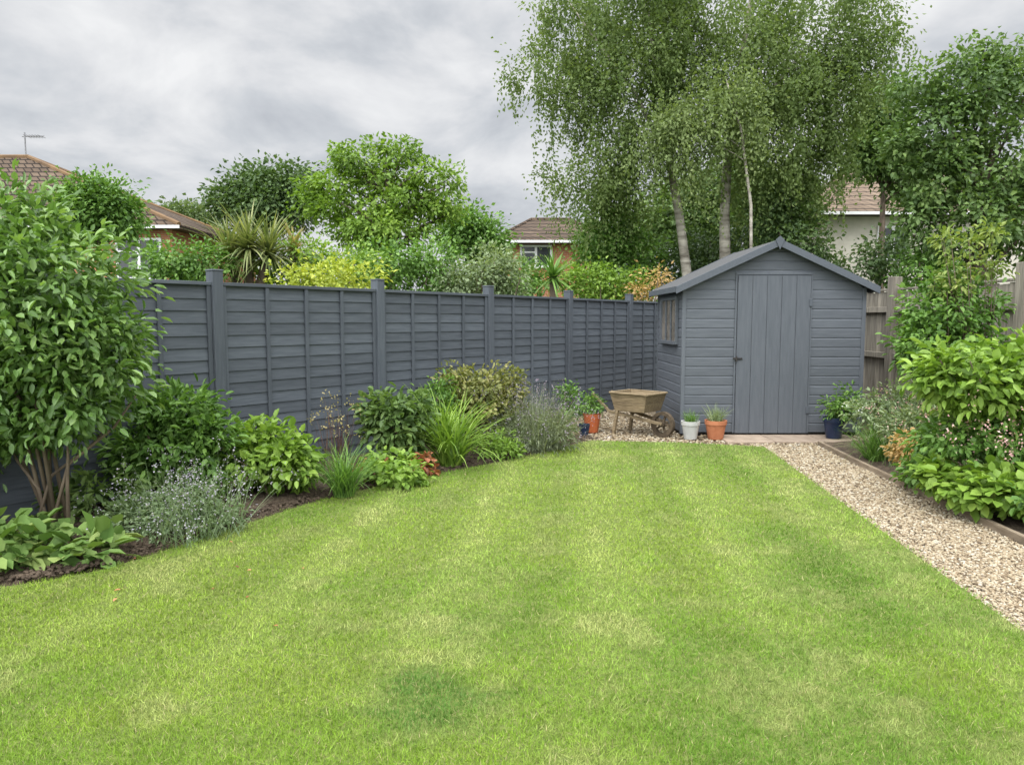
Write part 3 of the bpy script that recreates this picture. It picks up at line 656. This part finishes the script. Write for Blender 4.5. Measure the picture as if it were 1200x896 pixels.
# ================================================================ RIGHT BED PLANTS
shrub('tall_climber','rounded leafy climber growing up in front of the right fence','shrub',(4.5,7.5,.04),
  [B(1102,362,44,36,7.5),B(1115,405,50,30,7.4),B(1085,392,32,30,7.4),B(1138,362,32,30,7.5),B(1072,408,22,22,7.4),B(1112,328,24,18,7.5)],'mid',290,.06,14,.066,.036,'o',16,.012,surf_=.35)
shrub('yellow_shoot_shrub','pale yellow green upright shoots rising above the right fence','shrub',(4.75,7.3,.04),
  [B(1140,292,18,18,7.3),B(1162,270,10,16,7.3),B(1128,312,18,18,7.3),B(1108,285,8,24,7.3),B(1160,312,16,16,7.3),B(1092,320,8,18,7.3),B(1120,330,20,16,7.3)],'shoot',64,.05,10,.062,.03,'o',16,.007,surf_=.2)
shrub('hydrangea_shrub','big light green broad leaved shrub at the right edge of the picture','shrub',(4.05,5.7,.04),
  [B(1140,436,50,34,5.7),B(1190,432,44,42,5.65),B(1105,439,24,26,5.7),B(1235,450,50,60,5.6),B(1160,464,44,30,5.65)],'fresh',350,.06,13,.086,.05,'o',18,.012)
t,cc,dd=shrub('flowering_perennial','pink flowered leafy plant under the big light green shrub','plant',(3.95,5.75,.04),
  [B(1118,512,40,22,5.75),B(1168,510,40,26,5.6),B(1090,520,22,18,6.0),B(1200,515,30,28,5.5)],'mid',150,.05,13,.06,.034,'o',6,.006,'greenstem')
P=blades('stem',150,.42,.74,.006,.02,.6,.3,M['mid'],t,(0,-.2,0)); petals('flower',np.vstack([P[:,-1],P[:,-2]]),7,(.02,.02,.035),.021,M['pinkfl'],t)
shrub('broad_leaf_clump','low clump of large lobed green leaves spilling over the path edging','plant',(3.9,5.3,.03),
  [B(1128,568,34,20,5.45),B(1165,572,34,22,5.3),B(1204,580,34,24,5.1),B(1100,556,18,16,5.7)],'fresh',130,.048,8,.085,.075,'o',0,up=.9)
shrub('dark_leaf_clump','dark green leafy clump at the lowest right corner of the border','plant',(4.05,4.8,.03),[B(1225,592,28,20,4.9),(4.15,4.6,.22,.35,.3,.2)],'mid',80,.05,10,.07,.048,'o',0,up=.8)
g=thing('grass_clump','rounded green grass mound beside the far timber edging','plant',(3.86,7.55,.03)); blades('foliage',420,.13,.46,.008,.02,1.0,1.0,M['mid'],g)
t,cc,dd=shrub('daisy_plant','bushy plant dotted with small white flowers behind the grass mound','plant',(4.12,7.95,.03),[B(1040,480,32,28,7.95),B(1062,470,20,24,7.9),B(1015,490,18,20,7.95)],'silver',120,.055,14,.055,.022,'o',6,.006,'greenstem')
petals('flower',cc[::4]+dd[::4]*.07,5,(.02,.02,.015),.024,M['whitefl'],t)
shrub('reddish_perennial','rust tinged low plant at the path edge before the pink flowers','plant',(3.8,6.6,.03),[B(1070,534,14,18,6.6),B(1058,522,14,16,6.7)],'orangefl',40,.04,10,.045,.025,'o',0)
t,cc,dd=shrub('grey_perennial','grey green wispy plant with pale pink spikes beside the grass mound','plant',(3.98,7.1,.03),[B(1060,506,26,26,7.1),B(1082,492,20,24,7.0)],'silver',90,.05,13,.06,.018,'o',0)
P=blades('stem',120,.25,.62,.005,.02,.7,.3,M['silver'],t); petals('flower',P[::2,-1],7,(.016,.016,.035),.019,M['pinkfl'],t)
shrub('lobed_leaf_plant','mid green lobed leaf mound by the path between rust plant and broad leaved clump','plant',(3.85,6.05,.03),[B(1092,548,22,18,6.05),B(1074,552,16,14,6.25)],'mid',60,.042,10,.06,.048,'o',0,up=.8)
shrub('filler_shrub','dark green shrub at the foot of the right fence','shrub',(4.75,8.0,.03),[(4.8,7.9,.4,.35,.4,.36),(4.8,7.3,.45,.4,.4,.42)],'dkgreen',120,.07,13,.08,.05,'o',8,.01)
shrub('filler_shrub','leafy green shrub between the fence and the big light green shrub','shrub',(4.8,6.3,.03),[(4.75,6.3,.5,.45,.5,.5),(4.7,5.4,.5,.45,.5,.5)],'mid',150,.07,13,.085,.05,'o',8,.01)

# ================================================================ BACKGROUND HOUSES
def house(name,label,x0,x1,y0,y1,ze,zr,ra,rb,wall,roofm,wins,ridge=None):
    t=thing(name,label,'house',((x0+x1)/2,(y0+y1)/2,0)); ox,oy=t.location.x,t.location.y
    mb=MB(); mb.box(x0-ox,x1-ox,y0-oy,y1-oy,-.05,ze-.05); mb.build('wall',M[wall],t)
    e=.45; a=[(x0-e-ox,y0-e-oy,ze-.1),(x1+e-ox,y0-e-oy,ze-.1),(x1+e-ox,y1+e-oy,ze-.1),(x0-e-ox,y1+e-oy,ze-.1)]
    ym=(y0+y1)/2-oy; r0=(ra-ox,ym,zr); r1=(rb-ox,ym,zr)
    b=[(p[0],p[1],p[2]+.14) for p in a]
    mb=MB(); mb.add(a+b+[r0,r1],[(3,2,1,0),(0,1,5,4),(1,2,6,5),(2,3,7,6),(3,0,4,7),(4,5,9,8),(5,6,9),(6,7,8,9),(7,4,8)],.5); ro=mb.build('roof',M[roofm],t)
    mb=MB()
    for c in (b[0],b[3]): mb.tube([c,r0],[.08,.08],6)
    for c in (b[1],b[2]): mb.tube([c,r1],[.08,.08],6)
    mb.tube([r0,r1],[.09,.09],6); mb.build('ridge_tiles',M[ridge or roofm],ro)
    mb=MB(); mb.box(x0-e-ox-.02,x1+e-ox+.02,y0-e-oy-.06,y0-e-oy-.005,ze-.10,ze-.0); mb.build('gutter',M['white'],ro)
    for (wx,wz,ww,wh) in wins:
        f=MB(); wx-=ox; yy=y0-oy
        f.box(wx-ww/2-.08,wx-ww/2,yy-.06,yy-.003,wz-.06,wz+wh+.08); f.box(wx+ww/2,wx+ww/2+.08,yy-.06,yy-.003,wz-.06,wz+wh+.08)
        f.box(wx-ww/2,wx+ww/2,yy-.06,yy-.003,wz+wh,wz+wh+.08); f.box(wx-ww/2,wx+ww/2,yy-.08,yy-.003,wz-.09,wz)
        f.box(wx-.05,wx+.05,yy-.058,yy-.003,wz,wz+wh); f.box(wx-ww/2,wx-.05,yy-.055,yy-.003,wz+wh*.68,wz+wh*.68+.06)
        w=f.build('window',M['white'],t); g=MB(); g.box(wx-ww/2,wx+ww/2,yy-.03,yy-.01,wz,wz+wh); g.build('pane',M['glass'],w)
    return t,ro
p0=at(205,270,25)
h,ro=house('brick_house','brick house with brown hipped roof and aerial at far left',-27,p0[0]-.1,25,33,4.65,7.85,-24,-18.9,'brick','tiles',[(at(163,290,25)[0],2.95,1.4,1.25),(-16.5,3.0,1.6,1.15)],'ridge')
hx,hy=h.location.x,h.location.y
mb=MB(); ax=at(29,160,29)
mb.tube([(ax[0]-hx,29-hy,7.5),(ax[0]-hx,29-hy,ax[2]+.15)],[.03,.03],6); mb.tube([(ax[0]-hx-.1,29-hy,ax[2]),(ax[0]-hx+.75,29-hy,ax[2]+.02)],[.02,.02],6)
for k in range(6): mb.tube([(ax[0]-hx+.1+.11*k,29-hy-.25,ax[2]),(ax[0]-hx+.1+.11*k,29-hy+.25,ax[2])],[.012,.012],4)
mb.build('aerial',M['metal'],ro)
pa=at(592,282,30); pb=at(705,282,30)
house('brick_house','small brick house with white window seen between the trees',pa[0],pb[0],30,37,4.7,6.05,at(622,256,33.5)[0],pb[0]-1.0,'brick','tiles',[(at(628,292,30)[0],3.72,1.15,.75)])
pa=at(972,250,25)
house('rendered_house','cream rendered house with tan tiled roof behind the right trees',pa[0],pa[0]+8,25,32,5.1,7.4,pa[0]+2.5,pa[0]+6,'render','tiles2',[(at(1046,270,25)[0],3.6,.9,1.0)])

# ================================================================ BACKGROUND TREES
def simple_tree(name,label,cx,cy,Y,blobs,lm,ncl,clr,nl,Lf,Wf,bm='bark',tr=.12,limbs=16,group=None,**k):
    b0=at(cx,cy,Y); base=(b0[0],Y,0)
    return tree(name,label,'tree',base,[([base,(b0[0]+.03,Y,b0[2]*.5),b0],[tr,tr*.8,tr*.45])],blobs,lm,bm,ncl,clr,nl,Lf,Wf,limbs,None,group=group,**k)
Yb=17.0; Yc=17.4; Yf=16.4
bs=at(806,330,Yb)
tree('birch_tree','tall birch with pale leaning trunk left of its twin behind the shed','tree',(bs[0]+.1,Yb,0),
 [([(bs[0]+.1,Yb,0),bs,at(797,260,Yb),at(786,195,Yb),at(772,100,Yb),at(758,10,Yb),at(748,-80,Yb)],[.135,.115,.10,.085,.065,.04,.02]),
  ([at(786,195,Yb),at(745,110,Yb),at(700,50,Yb),at(665,0,Yb)],[.055,.042,.03,.015])],
 [B(695,55,56,46,Yc),B(638,76,38,32,Yb),B(740,-20,80,58,Yb),B(752,108,50,50,Yb),B(650,205,30,20,Yb),B(716,165,44,34,Yb),B(688,218,34,24,Yb),B(648,10,32,30,Yb),B(690,115,42,34,Yb),B(728,225,36,36,Yc),B(608,88,14,14,Yb),B(770,55,36,46,Yf),B(762,150,26,30,Yf)],
 'birchleaf','birch',235,.22,66,.085,.055,10,(1260,.6,2.1,20),surf_=.5,lz=6.2,lmax=1.8)
bs=at(849,330,Yb)
tree('birch_tree','tall birch with upright trunk and broad drooping crown directly behind the shed','tree',(bs[0],Yb+.1,0),
 [([(bs[0],Yb+.1,0),at(850,320,Yb+.1),at(849,250,Yb+.1),at(853,180,Yb+.1),at(866,90,Yb+.1),at(880,0,Yb+.1),at(890,-90,Yb+.1)],[.155,.135,.115,.095,.07,.045,.02]),
  ([at(853,180,Yb+.1),at(900,110,Yb+.1),at(960,40,Yb+.1)],[.055,.042,.015])],
 [B(850,-5,80,54,Yb),B(950,5,70,48,Yb),B(1002,60,42,42,Yb),B(890,85,66,46,Yb),B(962,118,48,46,Yb),B(908,182,46,40,Yb),B(1018,20,36,34,Yb),B(808,75,34,44,Yb),B(930,55,50,40,Yc),B(945,190,30,36,Yc),B(985,160,26,32,Yb),B(875,200,24,32,Yc),B(868,50,38,40,Yf),B(880,130,28,30,Yf),B(925,105,38,36,Yf)],
 'birchleaf','birch',300,.22,66,.085,.055,12,(1500,.6,2.2,20),surf_=.5,lz=6.2,lmax=1.8)
bs=at(884,330,15.6)
tree('weeping_birch_tree','slender paler birch with hanging shoots in front of the two trunks','tree',(bs[0],15.6,0),
 [([(bs[0],15.6,0),at(880,240,15.6),at(868,150,15.6),at(850,90,15.6)],[.04,.032,.025,.015])],
 [B(850,100,34,26,15.6),B(826,128,34,24,15.6),B(872,135,28,26,15.6),B(886,180,18,26,15.6),B(816,160,26,20,15.6),B(790,140,20,18,15.6),B(800,190,14,20,15.6)],
 'birchlight','birch',95,.2,34,.08,.05,8,(360,.6,2.0,20),surf_=.4,lz=3.5,lmax=1.2)
Yl=14
simple_tree('spreading_tree','bright green tree with layered clumps standing behind the fence centre',455,235,Yl,
 [B(470,180,24,13,Yl),B(418,192,26,14,Yl),B(510,210,28,14,Yl),B(448,212,32,14,Yl),B(390,222,34,14,Yl),B(478,238,42,16,Yl),B(420,248,46,16,Yl),B(520,240,22,14,Yl),B(366,240,20,12,Yl),B(450,270,56,18,Yl),B(402,178,14,10,Yl),B(440,168,12,10,Yl),B(532,212,10,8,Yl)],'treelight',235,.12,50,.092,.058,tr=.13,limbs=50,surf_=.5)
simple_tree('dark_tree','dark green rounded tree in the distance left of the bright tree',310,250,30,
 [B(300,222,30,18,30),B(340,216,26,16,30),B(268,238,20,13,30),B(320,245,46,16,30)],'treedark',190,.4,60,.19,.13,tr=.25)
simple_tree('distant_tree','small hazy tree beside the far left brick house',225,270,34,[B(212,258,20,14,34),B(235,264,18,14,34)],'haze',80,.4,56,.2,.13,tr=.2)
simple_tree('small_tree','light green bushy tree in front of the far left house',115,270,12,[B(115,248,34,34,12),B(85,258,24,28,12),B(142,252,20,24,12),B(102,228,20,16,12),B(132,228,20,18,12)],'mid',210,.13,36,.08,.05,tr=.06)
simple_tree('distant_tree','green tree between bright tree and small brick house',556,275,24,[B(545,272,26,22,24),B(566,282,22,20,24)],'mid',110,.3,50,.15,.1,tr=.15)
simple_tree('background_tree','dark green tree standing behind the two birch trunks',830,240,23,[B(800,240,44,36,23),B(860,220,46,40,23),B(760,266,40,28,23),B(910,235,44,40,23),B(725,275,30,24,23),B(830,270,60,30,23)],'broad',300,.34,50,.16,.11,tr=.2,limbs=20)
def cordyline(label,cx,cy,Y,heads,mat,n=150):
    b=at(cx,cy,Y); t=thing('cordyline_palm',label,'plant',(b[0],Y,0)); mb=MB()
    for (hx,hy,hl) in heads:
        p=at(hx,hy,Y); q=(p[0]-b[0],0,p[2]); mb.tube([(0,0,0),(0,0,q[2]*.6),q],[.1,.09,.06],8)
    mb.build('trunk',M['bark'],t,True)
    for (hx,hy,hl) in heads:
        p=at(hx,hy,Y); blades('foliage',n,.05,hl,.042,.1,2.2,.6,M[mat],t,(p[0]-b[0],0,p[2]))
cordyline('broad spiky palm with sword leaves behind the fence at left',290,330,11,[(292,292,.74),(268,300,.62),(315,298,.62)],'sword',180)
cordyline('smaller straw tinted spiky palm right of the larger palm',340,330,11.5,[(344,292,.45)],'straw',70)
cordyline('dark green fan of spiky leaves below the small brick house',650,330,13,[(648,325,.55)],'mid',110)
def bg(label,Y,blobs,mat,ncl,nl,Lf,Wf,clr=.12,name='garden_shrub'):
    b=[B(*q,Y) for q in blobs]; cx=sum(q[0] for q in b)/len(b)
    b2=b+[(q[0],q[1],q[2]*.55,q[3]*.9,q[4]*.9,q[2]*.4) for q in b[:2]]
    return shrub(name,label,'shrub',(cx,Y,0),b2,mat,ncl,clr,nl,Lf,Wf,'d',12,.025,surf_=.35)
bg('round mid green shrub behind fence below the far left house',10.5,[(212,306,32,24),(188,320,24,20),(242,312,24,24)],'mid',180,34,.075,.042)
bg('bright yellow green shrub peeping over the fence left of centre',10,[(385,325,46,18),(345,330,28,16),(422,330,22,18)],'lime',200,32,.065,.04)
bg('fresh green shrub behind the bright yellow one',11.5,[(325,310,28,18),(372,302,36,18),(420,310,28,18)],'fresh',190,32,.075,.045)
bg('dark green shrub under the bright spreading tree',12.5,[(455,312,40,24),(500,308,32,26),(430,320,28,20)],'mid',210,34,.085,.05)
bg('silvery green shrub over the fence centre',12.5,[(560,328,40,20),(596,324,26,20),(530,330,28,18),(575,308,24,16)],'silver',250,32,.075,.042)
bg('light green shrub between silvery shrub and the dark fan palm',14.5,[(612,324,26,20),(520,322,28,20),(590,338,56,12)],'mid',180,32,.085,.05)
bg('fresh green shrub behind fence near the shed roof',15.5,[(700,332,32,20),(735,335,30,20),(672,334,22,18)],'fresh',210,32,.09,.055)
bg('pink tinged shrub just left of the shed roof',15,[(765,328,18,14),(745,345,20,10)],'orangefl',60,20,.085,.045)
bg('tall green bush beneath the left birch',17.8,[(714,272,30,42),(750,292,30,34),(694,296,24,34)],'mid',300,36,.10,.065,.18)
bg('deep green bush under the birches between trunk and shed roof',18.5,[(822,300,40,34),(870,290,40,40),(780,312,34,28)],'treedark',270,40,.11,.07,.2)
bg('deep green hedge bush behind the shed right slope',17,[(930,285,40,34),(985,312,34,14),(1040,302,30,26),(912,255,26,32)],'treedark',310,40,.11,.07,.16)
bg('dark bush above the right fence beside the shed',14.5,[(1080,312,36,24),(1120,316,42,26)],'mid',170,32,.09,.055)
simple_tree('broadleaf_tree','large dark green broadleaf tree at the right edge of the picture',1150,230,14,
 [B(1150,110,54,34,14),B(1200,90,46,38,14),B(1105,150,44,38,14),B(1180,190,64,54,14),B(1095,205,36,38,14),B(1135,262,60,40,14),B(1225,240,60,80,14),B(1078,98,22,20,14),B(1180,55,24,16,14),B(1062,170,20,26,14),B(1130,70,20,12,14),B(1080,250,26,34,14)],'broad',370,.15,54,.11,.07,tr=.17,limbs=40,surf_=.5)
simple_tree('broadleaf_tree','dark tree filling the gap between birch and cream house',1035,225,21,[B(1042,175,28,34,21),B(1030,125,26,30,21),B(1066,210,24,30,21),B(1010,180,18,22,21)],'broad',160,.26,50,.15,.1,tr=.14,limbs=20)

n=14; X=-2.6+R.random(n)*1.6; Y=3.3+R.random(n)*1.6; k=inpoly(X,Y,lawn_poly); X,Y=X[k],Y[k]; n=len(X)
V,Fq,m=leafset(np.stack([X,Y,np.full(n,.045)],-1),R.normal(size=(n,3))*[1,1,.15],R.normal(size=(n,3))*.2+[0,0,1],.022+.014*R.random(n),.014+.008*R.random(n),'o')
o=mesh_np('fallen_leaves',V,Fq,M['rust'],np.repeat(R.random(n),m)); tag(o,'few dry brown leaves fallen on the left side of the lawn','leaves',None,'stuff')

# ================================================================ LIGHT AND SKY
w=bpy.data.worlds.new('World'); scene.world=w; w.use_nodes=True
N=w.node_tree.nodes; L=w.node_tree.links; N.clear()
out=N.new('ShaderNodeOutputWorld'); sky=N.new('ShaderNodeTexSky'); sky.sky_type='NISHITA'; sky.sun_disc=False
SE,SR=math.radians(56),math.radians(205)
sky.sun_elevation=SE; sky.sun_rotation=SR
sdir=(math.sin(SR)*math.cos(SE),math.cos(SR)*math.cos(SE),math.sin(SE))
b1=N.new('ShaderNodeBackground'); b1.inputs[1].default_value=.08; L.new(sky.outputs[0],b1.inputs[0])
tc=N.new('ShaderNodeTexCoord'); sp=N.new('ShaderNodeSeparateXYZ'); L.new(tc.outputs['Generated'],sp.inputs[0])
z=math_(N,L,'MAXIMUM',sp.outputs[2],0.0); zz=math_(N,L,'ADD',z,.34)
cb=N.new('ShaderNodeCombineXYZ'); L.new(math_(N,L,'DIVIDE',sp.outputs[0],zz),cb.inputs[0]); L.new(math_(N,L,'DIVIDE',sp.outputs[1],zz),cb.inputs[1])
n1=noise(N,L,2.6,6,cb.outputs[0],.56,.3)
cl=ramp(N,L,n1,[(.32,(.50,.525,.57)),(.45,(.655,.68,.715)),(.54,(.80,.81,.83)),(.66,(.95,.955,.96))])
def mapr(v,a,b,c,d):
    mr=N.new('ShaderNodeMapRange'); mr.interpolation_type='SMOOTHSTEP'; L.new(v,mr.inputs[0])
    for i,x in enumerate((a,b,c,d)): mr.inputs[1+i].default_value=x
    return mr.outputs[0]
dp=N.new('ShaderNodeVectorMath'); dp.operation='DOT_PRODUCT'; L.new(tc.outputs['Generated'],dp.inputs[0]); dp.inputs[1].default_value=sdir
gain=math_(N,L,'ADD',mapr(z,.36,.85,1.0,3.2),mapr(dp.outputs['Value'],.1,1.0,0.0,3.2))  # added gain on unseen sky, overhead and towards the sun, to brighten camera-facing surfaces
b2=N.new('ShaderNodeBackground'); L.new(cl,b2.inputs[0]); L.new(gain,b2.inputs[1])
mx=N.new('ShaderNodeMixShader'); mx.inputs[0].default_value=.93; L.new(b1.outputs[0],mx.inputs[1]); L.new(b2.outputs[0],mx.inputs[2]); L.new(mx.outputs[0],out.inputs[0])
sd=bpy.data.lights.new('sun','SUN'); sd.energy=1.5; sd.angle=math.radians(22); sd.color=(1,.96,.9)
so=bpy.data.objects.new('sun',sd); col.objects.link(so)
so.rotation_euler=Vector(sdir).to_track_quat('Z','Y').to_euler()
scene.view_settings.view_transform='Standard'; scene.view_settings.look='None'; scene.view_settings.exposure=0
cam=bpy.data.cameras.new('camera'); co=bpy.data.objects.new('camera',cam); col.objects.link(co)
cam.sensor_width=36; cam.lens=36*FPX/1200; cam.clip_end=2000; cam.clip_start=.05
co.location=(0,0,CH); co.rotation_euler=(math.pi/2-PIT,0,0)
scene.camera=co
